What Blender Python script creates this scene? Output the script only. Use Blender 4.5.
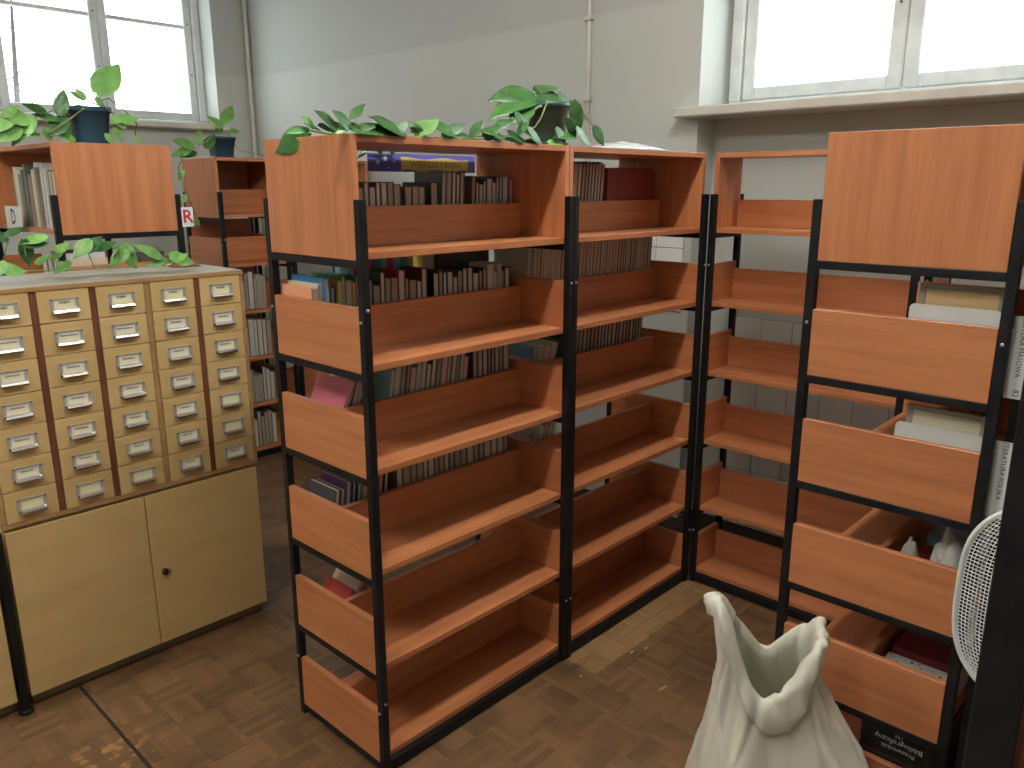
import bpy, bmesh, math, random
from mathutils import Vector, Matrix
random.seed(7)
for o in list(bpy.data.objects): bpy.data.objects.remove(o)
scn = bpy.context.scene
COL = scn.collection
# ------------------------------------------------------------------ camera
FPX, PITCH, ROLL, YAW = 795.4, 0.2442, -0.0011, 0.7584
CAM = Vector((-1.1454, -1.5814, 1.6313))
cF = Vector((math.cos(YAW)*math.cos(PITCH), math.sin(YAW)*math.cos(PITCH), -math.sin(PITCH)))
cR0 = Vector((math.sin(YAW), -math.cos(YAW), 0)); cU0 = cR0.cross(cF)
cR = cR0*math.cos(ROLL)+cU0*math.sin(ROLL); cU = -cR0*math.sin(ROLL)+cU0*math.cos(ROLL)
cd = bpy.data.cameras.new('camera'); cam = bpy.data.objects.new('camera', cd); COL.objects.link(cam)
cd.sensor_width = 36; cd.lens = FPX*36/1024; cd.clip_start = .02
M = Matrix((cR, cU, -cF)).transposed().to_4x4(); M.translation = CAM; cam.matrix_world = M
scn.camera = cam
def px_ray(x, y): return cF + cR*((x-512)/FPX) - cU*((y-384)/FPX)
def at(x, y, ax, val):
    d = px_ray(x, y); return CAM + d*((val-CAM[ax])/d[ax])
def project(P):
    d = Vector(P)-CAM; w = d.dot(cF)
    return (512+FPX*d.dot(cR)/w, 384-FPX*d.dot(cU)/w, w)
# ------------------------------------------------------------------ world, exposure
SKY, TUBE, EXPO = 6.0, 112.0, 0.25
w = bpy.data.worlds.new('overcast'); scn.world = w; w.use_nodes = True
bg = w.node_tree.nodes['Background']; bg.inputs[0].default_value = (.90, .96, 1.0, 1); bg.inputs[1].default_value = SKY
vs = scn.view_settings; vs.view_transform = 'Standard'; vs.look = 'None'; vs.gamma = 1; vs.exposure = EXPO; vs.use_curve_mapping = False
# ------------------------------------------------------------------ materials
MATS = {}
def mat(name, col, rough=.6, metal=0, emit=None, alpha=None):
    if name in MATS: return MATS[name]
    m = bpy.data.materials.new(name); m.use_nodes = True; b = m.node_tree.nodes['Principled BSDF']
    b.inputs['Base Color'].default_value = (*col, 1); b.inputs['Roughness'].default_value = rough; b.inputs['Metallic'].default_value = metal
    if emit: b.inputs['Emission Color'].default_value = (*emit[0], 1); b.inputs['Emission Strength'].default_value = emit[1]
    MATS[name] = m; return m
def N(m, t, **k):
    n = m.node_tree.nodes.new(t)
    for a, v in k.items(): setattr(n, a, v)
    return n
def LK(m, a, b): m.node_tree.links.new(a, b)
def noisy(name, c1, c2, scale=(8, 8, 8), rough=.6, bump=0, detail=5, rand=0.0, nscale=1.0, contrast=(.35, .65), coat=0):
    """two tones mixed by stretched noise in object space, plus per-object value shift"""
    if name in MATS: return MATS[name]
    m = mat(name, c1, rough); b = m.node_tree.nodes['Principled BSDF']
    if coat: b.inputs['Coat Weight'].default_value = coat; b.inputs['Coat Roughness'].default_value = .25
    tc = N(m, 'ShaderNodeTexCoord'); mp = N(m, 'ShaderNodeMapping'); mp.inputs['Scale'].default_value = scale
    oi = N(m, 'ShaderNodeObjectInfo'); ad = N(m, 'ShaderNodeVectorMath', operation='ADD')
    sc = N(m, 'ShaderNodeMath', operation='MULTIPLY'); sc.inputs[1].default_value = 37.0
    LK(m, oi.outputs['Random'], sc.inputs[0]); LK(m, tc.outputs['Object'], mp.inputs['Vector'])
    LK(m, mp.outputs[0], ad.inputs[0]); LK(m, sc.outputs[0], ad.inputs[1])
    nz = N(m, 'ShaderNodeTexNoise'); nz.inputs['Scale'].default_value = nscale; nz.inputs['Detail'].default_value = detail; nz.inputs['Roughness'].default_value = .6
    LK(m, ad.outputs[0], nz.inputs['Vector'])
    rp = N(m, 'ShaderNodeValToRGB'); rp.color_ramp.elements[0].position = contrast[0]; rp.color_ramp.elements[1].position = contrast[1]
    rp.color_ramp.elements[0].color = (*c1, 1); rp.color_ramp.elements[1].color = (*c2, 1); LK(m, nz.outputs[0], rp.inputs[0])
    hs = N(m, 'ShaderNodeHueSaturation'); LK(m, rp.outputs[0], hs.inputs['Color'])
    mr = N(m, 'ShaderNodeMapRange'); mr.inputs[3].default_value = 1-rand; mr.inputs[4].default_value = 1+rand
    LK(m, oi.outputs['Random'], mr.inputs[0]); LK(m, mr.outputs[0], hs.inputs['Value']); LK(m, hs.outputs[0], b.inputs['Base Color'])
    if bump:
        bp = N(m, 'ShaderNodeBump'); bp.inputs['Strength'].default_value = bump; bp.inputs['Distance'].default_value = .01
        LK(m, nz.outputs[0], bp.inputs['Height']); LK(m, bp.outputs[0], b.inputs['Normal'])
    return m
WD1, WD2 = (.43, .152, .058), (.57, .222, .090)
WOOD = {a: noisy('cherry_laminate_'+a, WD1, WD2, s, .38, rand=.06, detail=7) for a, s in
        {'x': (2.2, 34, 34), 'y': (34, 2.2, 34), 'z': (34, 34, 2.2)}.items()}
BLACK = noisy('black_steel', (.006, .006, .0065), (.013, .013, .0135), (20, 20, 20), .45)
BLACK.node_tree.nodes['Principled BSDF'].inputs['Specular IOR Level'].default_value = .22
CHROME = mat('bright_steel', (.62, .62, .6), .3, 1)
ALU = mat('brushed_aluminium', (.55, .54, .52), .4, .5)
PLY = noisy('yellow_plywood', (.55, .375, .150), (.62, .435, .19), (3, 12, 12), .5, rand=.04)
PLYE = noisy('plywood_edge', (.30, .165, .06), (.42, .25, .10), (6, 20, 20), .55)
REDW = noisy('dark_red_divider', (.11, .033, .015), (.17, .055, .024), (20, 20, 4), .5)
DARKG = noisy('grimy_plinth', (.17, .125, .06), (.24, .18, .09), (4, 20, 20), .7)
# walls: cream distemper, upper part greyer: the lamp light's cut-off put into the colour
def wall_mat():
    m = mat('wall_paint', (.6, .6, .55), .85); b = m.node_tree.nodes['Principled BSDF']
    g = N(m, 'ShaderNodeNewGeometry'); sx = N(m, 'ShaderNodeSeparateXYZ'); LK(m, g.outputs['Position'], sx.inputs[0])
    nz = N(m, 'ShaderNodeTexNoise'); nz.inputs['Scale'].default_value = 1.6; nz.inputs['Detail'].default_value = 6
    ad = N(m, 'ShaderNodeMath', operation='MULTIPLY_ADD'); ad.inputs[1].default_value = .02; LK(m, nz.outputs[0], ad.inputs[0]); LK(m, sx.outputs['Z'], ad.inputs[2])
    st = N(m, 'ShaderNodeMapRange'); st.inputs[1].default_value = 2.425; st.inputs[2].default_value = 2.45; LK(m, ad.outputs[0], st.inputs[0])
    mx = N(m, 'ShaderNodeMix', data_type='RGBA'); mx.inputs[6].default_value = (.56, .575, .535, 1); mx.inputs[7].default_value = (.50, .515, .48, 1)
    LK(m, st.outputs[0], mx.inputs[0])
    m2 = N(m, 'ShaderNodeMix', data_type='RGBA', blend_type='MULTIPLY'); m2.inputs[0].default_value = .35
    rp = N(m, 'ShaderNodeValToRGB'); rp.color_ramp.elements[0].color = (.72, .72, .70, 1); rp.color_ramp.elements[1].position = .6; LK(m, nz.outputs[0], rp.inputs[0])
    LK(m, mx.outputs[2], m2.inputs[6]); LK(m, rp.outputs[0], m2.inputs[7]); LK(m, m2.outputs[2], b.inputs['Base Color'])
    n2 = N(m, 'ShaderNodeTexNoise'); n2.inputs['Scale'].default_value = 60; bp = N(m, 'ShaderNodeBump'); bp.inputs['Strength'].default_value = .12; bp.inputs['Distance'].default_value = .004
    LK(m, n2.outputs[0], bp.inputs['Height']); LK(m, bp.outputs[0], b.inputs['Normal']); return m
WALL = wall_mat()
CEIL = mat('ceiling_white', (.7, .7, .68), .9)
FRAME = noisy('chipped_white_gloss_paint', (.66, .69, .68), (.80, .82, .80), (9, 9, 9), .4)
SILL = noisy('cream_sill_paint', (.56, .55, .48), (.66, .65, .57), (5, 5, 5), .5)
TILE = noisy('white_glazed_tile', (.82, .84, .82), (.87, .88, .86), (3, 3, 3), .18, rand=.05)
GROUT = mat('grey_grout', (.16, .16, .15), .9)
GREEN = noisy('pothos_leaf', (.022, .085, .018), (.055, .165, .035), (4, 4, 4), .35, rand=.30)
GREEN2 = noisy('pothos_leaf_pale', (.11, .28, .06), (.20, .40, .10), (4, 4, 4), .38, rand=.22)
STEM = mat('vine_stem', (.16, .24, .07), .6)
SOIL = mat('potting_soil', (.03, .02, .012), .95)
POTG = noisy('dark_green_plastic_pot', (.012, .05, .045), (.02, .075, .065), (8, 8, 8), .4)
POTB = noisy('teal_plastic_pot', (.012, .055, .095), (.022, .085, .13), (8, 8, 8), .4)
WHITE = mat('white_card', (.72, .74, .70), .6)
PLATE = mat('white_plastic_plate', (.70, .73, .71), .45)
INK = mat('black_ink', (.02, .02, .022), .6)
REDINK = mat('red_ink', (.55, .02, .04), .6)
PAPER = mat('label_paper', (.80, .74, .55), .7)
PAPERY = mat('label_paper_yellow', (.76, .72, .46), .7)
def glass_mat():
    m = bpy.data.materials.new('window_glass'); m.use_nodes = True; nt = m.node_tree; nt.nodes.clear()
    o = N(m, 'ShaderNodeOutputMaterial'); t = N(m, 'ShaderNodeBsdfTransparent'); g = N(m, 'ShaderNodeBsdfGlossy'); g.inputs['Roughness'].default_value = .02
    mx = N(m, 'ShaderNodeMixShader'); mx.inputs[0].default_value = .06; t.inputs[0].default_value = (.96, .98, .98, 1)
    LK(m, t.outputs[0], mx.inputs[1]); LK(m, g.outputs[0], mx.inputs[2]); LK(m, mx.outputs[0], o.inputs[0]); return m
GLASS = glass_mat()
def plastic_mat(name, a, col=(.9, .95, .97)):
    m = bpy.data.materials.new(name); m.use_nodes = True; nt = m.node_tree; b = nt.nodes['Principled BSDF']; o = nt.nodes['Material Output']
    b.inputs['Base Color'].default_value = (*col, 1); b.inputs['Roughness'].default_value = .12
    t = N(m, 'ShaderNodeBsdfTransparent'); mx = N(m, 'ShaderNodeMixShader'); mx.inputs[0].default_value = a
    LK(m, t.outputs[0], mx.inputs[1]); LK(m, b.outputs[0], mx.inputs[2]); LK(m, mx.outputs[0], o.inputs[0]); return m
FOIL = plastic_mat('clear_foil', .35); FOILW = plastic_mat('milky_foil', .85, (.80, .84, .84))
# floor: mosaic parquet, 5 fingers a square; worn brown, a paler strip where a rack used to stand
def floor_mat():
    m = mat('mosaic_parquet', (.1, .05, .02), .5); b = m.node_tree.nodes['Principled BSDF']
    uv = N(m, 'ShaderNodeUVMap'); sx = N(m, 'ShaderNodeSeparateXYZ'); LK(m, uv.outputs[0], sx.inputs[0])
    f = N(m, 'ShaderNodeMath', operation='MULTIPLY'); f.inputs[1].default_value = 5; LK(m, sx.outputs['X'], f.inputs[0])
    fl = N(m, 'ShaderNodeMath', operation='FLOOR'); LK(m, f.outputs[0], fl.inputs[0]); fr = N(m, 'ShaderNodeMath', operation='FRACT'); LK(m, f.outputs[0], fr.inputs[0])
    at_ = N(m, 'ShaderNodeAttribute', attribute_name='rnd')
    cb = N(m, 'ShaderNodeCombineXYZ'); LK(m, fl.outputs[0], cb.inputs[0]); LK(m, at_.outputs['Fac'], cb.inputs[1])
    wn = N(m, 'ShaderNodeTexWhiteNoise', noise_dimensions='2D'); LK(m, cb.outputs[0], wn.inputs['Vector'])
    g = N(m, 'ShaderNodeNewGeometry'); nz = N(m, 'ShaderNodeTexNoise'); nz.inputs['Scale'].default_value = 3.1; nz.inputs['Detail'].default_value = 8; nz.inputs['Roughness'].default_value = .65
    LK(m, g.outputs['Position'], nz.inputs['Vector'])
    mp = N(m, 'ShaderNodeMapping'); mp.inputs['Scale'].default_value = (40, 4, 1); LK(m, uv.outputs[0], mp.inputs[0])
    va = N(m, 'ShaderNodeVectorMath', operation='ADD'); LK(m, mp.outputs[0], va.inputs[0]); LK(m, cb.outputs[0], va.inputs[1])
    gr = N(m, 'ShaderNodeTexNoise'); gr.inputs['Scale'].default_value = 1; gr.inputs['Detail'].default_value = 4; LK(m, va.outputs[0], gr.inputs['Vector'])
    s1 = N(m, 'ShaderNodeMath', operation='MULTIPLY_ADD'); s1.inputs[1].default_value = .32; LK(m, wn.outputs['Value'], s1.inputs[0]); LK(m, nz.outputs[0], s1.inputs[2])
    s2 = N(m, 'ShaderNodeMath', operation='MULTIPLY_ADD'); s2.inputs[1].default_value = .30; LK(m, gr.outputs[0], s2.inputs[0]); LK(m, s1.outputs[0], s2.inputs[2])
    rp = N(m, 'ShaderNodeValToRGB'); e = rp.color_ramp.elements; e[0].position = .45; e[0].color = (.046, .0235, .0095, 1); e[1].position = 1.0; e[1].color = (.195, .103, .041, 1)
    LK(m, s2.outputs[0], rp.inputs[0])
    # paler unworn strip (u .80-1.64, v -.13..0.02)
    ps = N(m, 'ShaderNodeSeparateXYZ'); LK(m, g.outputs['Position'], ps.inputs[0])
    n3 = N(m, 'ShaderNodeTexNoise'); n3.inputs['Scale'].default_value = 25; LK(m, g.outputs['Position'], n3.inputs['Vector'])
    def edge(src, c, wdt):
        a = N(m, 'ShaderNodeMath', operation='MULTIPLY_ADD'); a.inputs[1].default_value = .02; LK(m, n3.outputs[0], a.inputs[0]); LK(m, src, a.inputs[2])
        r = N(m, 'ShaderNodeMapRange'); r.inputs[1].default_value = c; r.inputs[2].default_value = c+wdt; LK(m, a.outputs[0], r.inputs[0]); return r.outputs[0]
    e1 = edge(ps.outputs['Y'], -.125, .012); e2 = edge(ps.outputs['X'], .81, .012)
    e3 = N(m, 'ShaderNodeMapRange'); e3.inputs[1].default_value = .03; e3.inputs[2].default_value = .02; LK(m, ps.outputs['Y'], e3.inputs[0])
    e4 = N(m, 'ShaderNodeMapRange'); e4.inputs[1].default_value = 1.68; e4.inputs[2].default_value = 1.66; LK(m, ps.outputs['X'], e4.inputs[0])
    p = e1
    for q in (e2, e3.outputs[0], e4.outputs[0]):
        k = N(m, 'ShaderNodeMath', operation='MULTIPLY'); LK(m, p, k.inputs[0]); LK(m, q, k.inputs[1]); p = k.outputs[0]
    lt = N(m, 'ShaderNodeValToRGB'); e = lt.color_ramp.elements; e[0].position = .4; e[0].color = (.15, .085, .032, 1); e[1].position = .95; e[1].color = (.33, .20, .085, 1); LK(m, s2.outputs[0], lt.inputs[0])
    # scraped bare patch near the card catalogue
    vd = N(m, 'ShaderNodeVectorMath', operation='DISTANCE'); vd.inputs[1].default_value = (-.50, .66, 0); LK(m, g.outputs['Position'], vd.inputs[0])
    n4 = N(m, 'ShaderNodeTexNoise'); n4.inputs['Scale'].default_value = 22; n4.inputs['Detail'].default_value = 5; LK(m, g.outputs['Position'], n4.inputs['Vector'])
    q1 = N(m, 'ShaderNodeMapRange'); q1.inputs[1].default_value = .16; q1.inputs[2].default_value = .02; LK(m, vd.outputs['Value'], q1.inputs[0])
    q2 = N(m, 'ShaderNodeMapRange'); q2.inputs[1].default_value = .53; q2.inputs[2].default_value = .60; LK(m, n4.outputs[0], q2.inputs[0])
    q3 = N(m, 'ShaderNodeMath', operation='MULTIPLY'); LK(m, q1.outputs[0], q3.inputs[0]); LK(m, q2.outputs[0], q3.inputs[1])
    mx = N(m, 'ShaderNodeMix', data_type='RGBA'); LK(m, p, mx.inputs[0]); LK(m, rp.outputs[0], mx.inputs[6]); LK(m, lt.outputs[0], mx.inputs[7])
    my = N(m, 'ShaderNodeMix', data_type='RGBA'); LK(m, q3.outputs[0], my.inputs[0]); LK(m, mx.outputs[2], my.inputs[6]); my.inputs[7].default_value = (.42, .22, .08, 1)
    # dark joints between the fingers
    j = N(m, 'ShaderNodeMath', operation='COMPARE'); j.inputs[1].default_value = .5; j.inputs[2].default_value = .46; LK(m, fr.outputs[0], j.inputs[0])
    jr = N(m, 'ShaderNodeMapRange'); jr.inputs[3].default_value = .72; LK(m, j.outputs[0], jr.inputs[0])
    mz = N(m, 'ShaderNodeMix', data_type='RGBA', blend_type='MULTIPLY'); mz.inputs[0].default_value = 1; LK(m, my.outputs[2], mz.inputs[6]); LK(m, jr.outputs[0], mz.inputs[7])
    LK(m, mz.outputs[2], b.inputs['Base Color'])
    rr = N(m, 'ShaderNodeMapRange'); rr.inputs[3].default_value = .38; rr.inputs[4].default_value = .7; LK(m, nz.outputs[0], rr.inputs[0]); LK(m, rr.outputs[0], b.inputs['Roughness'])
    return m
PARQ = floor_mat()
# ------------------------------------------------------------------ mesh helpers
def link(name, me, parent=None, loc=None, rot=None):
    o = bpy.data.objects.new(name, me); COL.objects.link(o)
    if parent: o.parent = parent
    if loc is not None: o.location = loc
    if rot is not None: o.rotation_euler = rot
    return o
def thing(name, label, cat, loc=(0, 0, 0), rotz=0, group=None):
    o = link(name, None, None, loc, (0, 0, rotz)); o.empty_display_size = .05
    return tag(o, label, cat, group)
def tag(o, label, cat, group=None):
    o['label'] = label; o['category'] = cat
    if group: o['group'] = group
    return o
def struct(o): o['kind'] = 'structure'; return o
def bm_mesh(bm, mats, smooth=False, name='m'):
    me = bpy.data.meshes.new(name); bm.normal_update(); bm.to_mesh(me); bm.free()
    for m in (mats if isinstance(mats, (list, tuple)) else [mats]): me.materials.append(m)
    if smooth:
        for p in me.polygons: p.use_smooth = True
    return me
def add_box(bm, a, b, mi=0, bev=0):
    v = [bm.verts.new((x, y, z)) for x in (a[0], b[0]) for y in (a[1], b[1]) for z in (a[2], b[2])]
    fs = [bm.faces.new([v[i] for i in q]) for q in ((0, 1, 3, 2), (4, 6, 7, 5), (0, 4, 5, 1), (2, 3, 7, 6), (0, 2, 6, 4), (1, 5, 7, 3))]
    for f in fs: f.material_index = mi
    if bev:
        es = list({e for f in fs for e in f.edges}); r = bmesh.ops.bevel(bm, geom=es, offset=bev, segments=1, affect='EDGES')
        for f in r['faces']: f.material_index = mi
    return fs
CACHE = {}
def box(name, a, b, m, parent=None, bev=0):
    """box object whose mesh is shared between equal boxes"""
    d = tuple(round(b[i]-a[i], 5) for i in range(3)); key = (d, m.name, bev)
    if key not in CACHE:
        bm = bmesh.new(); add_box(bm, (0, 0, 0), d, 0, bev); CACHE[key] = bm_mesh(bm, m)
    return link(name, CACHE[key], parent, a)
def add_tube(bm, pts, r, seg=6, mi=0, caps=True, up=Vector((0, 0, 1))):
    pts = [Vector(p) for p in pts]; rs = r if isinstance(r, (list, tuple)) else [r]*len(pts); rings = []
    for i, p in enumerate(pts):
        t = (pts[min(i+1, len(pts)-1)]-pts[max(i-1, 0)]).normalized()
        s = t.cross(up)
        if s.length < .05: s = t.cross(Vector((1, 0, 0)))
        s.normalize(); n = s.cross(t)
        rings.append([bm.verts.new(p+s*math.cos(k*2*math.pi/seg)*rs[i]+n*math.sin(k*2*math.pi/seg)*rs[i]) for k in range(seg)])
    for a, b in zip(rings, rings[1:]):
        for k in range(seg): bm.faces.new((a[k], a[(k+1) % seg], b[(k+1) % seg], b[k])).material_index = mi
    if caps:
        bm.faces.new(rings[0][::-1]).material_index = mi; bm.faces.new(rings[-1]).material_index = mi
def tube(name, pts, r, m, parent=None, seg=6):
    bm = bmesh.new(); add_tube(bm, pts, r, seg); return link(name, bm_mesh(bm, m, True), parent)
def lathe(name, prof, m, parent=None, seg=24, loc=None, square=0):
    bm = bmesh.new(); rings = []
    for r, z in prof:
        ring = []
        for k in range(seg):
            a = 2*math.pi*k/seg+math.pi/seg; c, s = math.cos(a), math.sin(a)
            q = 1 if not square else 1/(abs(c)**square+abs(s)**square)**(1/square)
            ring.append(bm.verts.new((r*q*c, r*q*s, z)))
        rings.append(ring)
    for a, b in zip(rings, rings[1:]):
        for k in range(seg): bm.faces.new((a[k], a[(k+1) % seg], b[(k+1) % seg], b[k]))
    bm.faces.new(rings[0][::-1]); bm.faces.new(rings[-1])
    return link(name, bm_mesh(bm, m, seg > 12), parent, loc)
TXT = {}
def text_mesh(s, size, m, bold=0):
    k = (s, size, m.name, bold)
    if k not in TXT:
        c = bpy.data.curves.new('t', 'FONT'); c.body = s; c.size = size; c.align_x = 'CENTER'; c.align_y = 'CENTER'; c.resolution_u = 2; c.offset = bold
        o = bpy.data.objects.new('t', c); COL.objects.link(o); dg = bpy.context.evaluated_depsgraph_get(); dg.update()
        me = bpy.data.meshes.new_from_object(o.evaluated_get(dg)); bpy.data.objects.remove(o); bpy.data.curves.remove(c)
        me.materials.clear(); me.materials.append(m); TXT[k] = me
    return TXT[k]
# ------------------------------------------------------------------ THE ROOM
U0, U1, V0, V1, HZ = -4.2, 2.15, -4.0, 4.27, 3.35
def slab(name, boxes, m):
    bm = bmesh.new()
    for a, b in boxes: add_box(bm, a, b)
    return struct(link(name, bm_mesh(bm, m)))
floor = slab('floor', [((U0, V0, -.1), (2.6, V1+.4, -.004))], mat('dark_wood_bed', (.03, .017, .008), .9))
slab('ceiling', [((U0, V0, HZ), (2.6, V1+.4, HZ+.1))], CEIL)
NV = .39      # edge of the window bay / radiator niche in the back wall
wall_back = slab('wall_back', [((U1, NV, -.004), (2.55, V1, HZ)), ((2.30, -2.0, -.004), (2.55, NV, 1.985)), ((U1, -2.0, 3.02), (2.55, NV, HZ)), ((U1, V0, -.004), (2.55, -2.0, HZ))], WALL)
LW0, LW1 = -.20, 1.87
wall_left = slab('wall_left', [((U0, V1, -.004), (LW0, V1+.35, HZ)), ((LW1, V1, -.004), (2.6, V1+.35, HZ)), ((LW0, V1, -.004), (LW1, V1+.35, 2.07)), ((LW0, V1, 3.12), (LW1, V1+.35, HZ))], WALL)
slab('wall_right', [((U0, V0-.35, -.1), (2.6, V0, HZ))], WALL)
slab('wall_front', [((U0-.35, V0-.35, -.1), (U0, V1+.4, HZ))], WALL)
# wall tiles, 15 cm, proud of the grout bed
tm = bmesh.new(); add_box(tm, (-.005, -.0735, -.0735), (0, .0735, .0735), 0, .0015); TILEM = bm_mesh(tm, TILE)
def tiles(u, vc, zc, bed):
    bmt = bmesh.new(); add_box(bmt, bed[0], bed[1]); link('grout_bed', bm_mesh(bmt, GROUT), wall_back)
    for v in vc:
        for z in zc: link('tile', TILEM, wall_back, (u-.0015, v, z))
tiles(2.30, [.16-.15*i for i in range(9)], [1.03-.075-.15*i for i in range(7)], ((2.2985, -1.19, 0), (2.30, NV-.15, 1.03)))
tiles(2.15, [.505+.15*i for i in range(4)], [1.42-.15*i for i in range(3)], ((2.1485, .43, 1.04), (2.15, 1.04, 1.5)))
# ---- windows
def window(name, origin, ang, n, w, z0, z1, transom, label_stile):
    """local x along the wall, y outward; n sashes of width w"""
    root = struct(link(name, None, None, origin, (0, 0, ang)))
    W = n*w; j = .055
    def bar(nm, a, b, bev=.006, par=root): return box(nm, a, b, FRAME, par, bev)
    bar('frame_jamb', (-j, 0, z0), (0, .14, z1)); bar('frame_jamb', (W, 0, z0), (W+j, .14, z1))
    bar('frame_rail', (-j, 0, z0-.03), (W+j, .14, z0)); bar('frame_rail', (-j, 0, z1), (W+j, .14, z1+.05))
    for i in range(n):
        x0, x1 = i*w+.002, (i+1)*w-.002; s = label_stile
        sash = bar('sash_stile', (x0, .02, z0+.004), (x0+s, .075, z1-.004))
        o = Vector((x0, .02, z0+.004))
        def sub(nm, a, b, m=FRAME, bev=.006): return box(nm, Vector(a)-o, Vector(b)-o, m, sash, bev)
        sub('sash_stile', (x1-s, .02, z0+.004), (x1, .075, z1-.004))
        sub('sash_rail', (x0+s, .022, z0+.004), (x1-s, .073, z0+.06)); sub('sash_rail', (x0+s, .022, z1-.06), (x1-s, .073, z1-.004))
        if transom: sub('glazing_bar', (x0+s, .03, transom-.014), (x1-s, .065, transom+.014))
        sub('glass_pane', (x0+s-.004, .045, z0+.055), (x1-s+.004, .049, z1-.055), GLASS, 0)
        for z in (z0+.33, z1-.3):
            h = lathe('screw_head', [(.006, 0), (.006, .004)], mat('old_screw', (.12, .12, .12), .5, .6), sash, 8); h.rotation_euler = (math.pi/2, 0, 0); h.location = Vector((x1-s/2, .0195, z))-o
    return root
# back wall window: x runs towards -v
window('window_2', (2.37, .315, 0), -math.pi/2, 3, .70, 2.005, 2.97, None, .06)
# left wall window: x runs towards -u
window('window_1', (-.15, 4.45, 0), 0, 3, .655, 2.10, 3.08, 2.76, .055)
bm = bmesh.new(); add_box(bm, (2.06, -2.1, 1.925), (2.42, .47, 1.968), 0, .006); struct(link('window_sill', bm_mesh(bm, SILL))).name = 'trim_1'
bm = bmesh.new(); add_box(bm, (LW0-.05, 4.17, 2.03), (LW1+.03, 4.50, 2.07), 0, .006); struct(link('trim_2', bm_mesh(bm, SILL)))
# conduit on the back wall and heating pipe in the corner
c = thing('wall_conduit', 'thin painted conduit running up the cream wall above the leafy plant', 'pipe', (2.15, 1.01, 0))
tube('pipe', [(-.012, 0, 1.2), (-.012, 0, 3.34)], .011, SILL, c, 10)
for z in (2.42, 2.05): box('pipe_clamp', (-.026, -.022, z-.012), (0, .022, z+.012), SILL, c, .003)
c = thing('corner_pipe', 'slim painted heating pipe rising in the corner of the room', 'pipe', (2.12, 4.23, 0))
tube('pipe', [(0, 0, 0), (0, 0, 3.34)], .016, SILL, c, 10)
# ---- parquet
def tile_mesh(rot, seed, full):
    bm = bmesh.new(); h = .0598
    if full: add_box(bm, (-h, -h, -.006), (h, h, 0), 0, .0005)
    else: bm.faces.new([bm.verts.new(p) for p in ((-h, -h, 0), (h, -h, 0), (h, h, 0), (-h, h, 0))])
    uv = bm.loops.layers.uv.new('UVMap'); rl = bm.verts.layers.float.new('rnd')
    for f in bm.faces:
        for l in f.loops:
            x, y = l.vert.co.x/.12+.5, l.vert.co.y/.12+.5; l[uv].uv = (x, y) if not rot else (y, x)
    for v in bm.verts: v[rl] = seed
    return bm_mesh(bm, PARQ, name='parquet_square')
VAR = [[tile_mesh(r, random.random()*50, True) for _ in range(14)] for r in (0, 1)]
foot = [(-.02, 1.62, .0, .44), (.74, 1.6, -1.22, -.76), (1.6, 1.85, -.82, .01), (-2, .26, 1.09, 1.6), (.1, .9, -1.3, -.55)]
cells = []
nx0, nx1, ny0, ny1 = math.floor(U0/.12)+1, int(2.15/.12), math.floor(V0/.12)+1, int(V1/.12)
for i in range(nx0, nx1):
    for j in range(ny0, ny1):
        x, y = i*.12, j*.12; X, Y, Wd = project((x, y, 0)); hid = any(a < x < b and c2 < y < d for a, b, c2, d in foot)
        vis = Wd > .3 and -20 < X < 1044 and 250 < Y < 790 and not hid
        cells.append((Wd if vis else 1e6+Wd, i, j))
cells.sort()
rest = bmesh.new(); ruv = rest.loops.layers.uv.new('UVMap'); rrl = rest.verts.layers.float.new('rnd')
for n, (k, i, j) in enumerate(cells):
    x, y, rot = i*.12, j*.12, (i+j) % 2
    if n < 300: link('parquet_square', random.choice(VAR[rot]), floor, (x, y, random.uniform(-.0008, .0004)))
    else:
        h = .0598; s = random.random()*50; z = random.uniform(-.0008, .0004); vv = [rest.verts.new((x+a*h, y+b*h, z)) for a, b in ((-1, -1), (1, -1), (1, 1), (-1, 1))]
        f = rest.faces.new(vv)
        for v in vv: v[rrl] = s
        for l, (a, b) in zip(f.loops, ((0, 0), (1, 0), (1, 1), (0, 1))): l[ruv].uv = (a, b) if not rot else (b, a)
o = link('parquet_field', bm_mesh(rest, PARQ), floor); o['kind'] = 'stuff'
# dark floor seam in front of the catalogue
o = box('floor_seam', (-.445, -1.2, -.003), (-.435, 1.09, .0012), mat('seam_dirt', (.012, .008, .005), .8), floor, 0)

# ------------------------------------------------------------------ ceiling lamps (out of frame, they light the room)
TUBEM = mat('fluorescent_tube', (.9, .9, .9), .5, 0, ((1.0, .975, .92), TUBE)); HOUS = mat('white_enamel', (.75, .75, .73), .4)
for i, (x, y) in enumerate(((.35, -.62), (-1.9, -.62), (-1.9, 1.3))):
    where = ['above the aisle with the white sack', 'above the open floor in front of the shelving run', 'above the open floor in front of the card catalogue'][i]
    t = thing('ceiling_lamp', 'twin tube fluorescent ceiling lamp '+where, 'lamp', (x, y, HZ), 0, 'fluorescent ceiling lamps')
    box('housing', (-.64, -.075, -.06), (.64, .075, 0), HOUS, t, .004)
    for s in (-.045, .045):
        tube('tube', [(-.6, s, -.085), (.6, s, -.085)], .014, TUBEM, t, 10)
        for e in (-.61, .61): box('end_cap', (e-.012, s-.014, -.105), (e+.012, s+.014, -.058), HOUS, t, .002)
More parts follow.
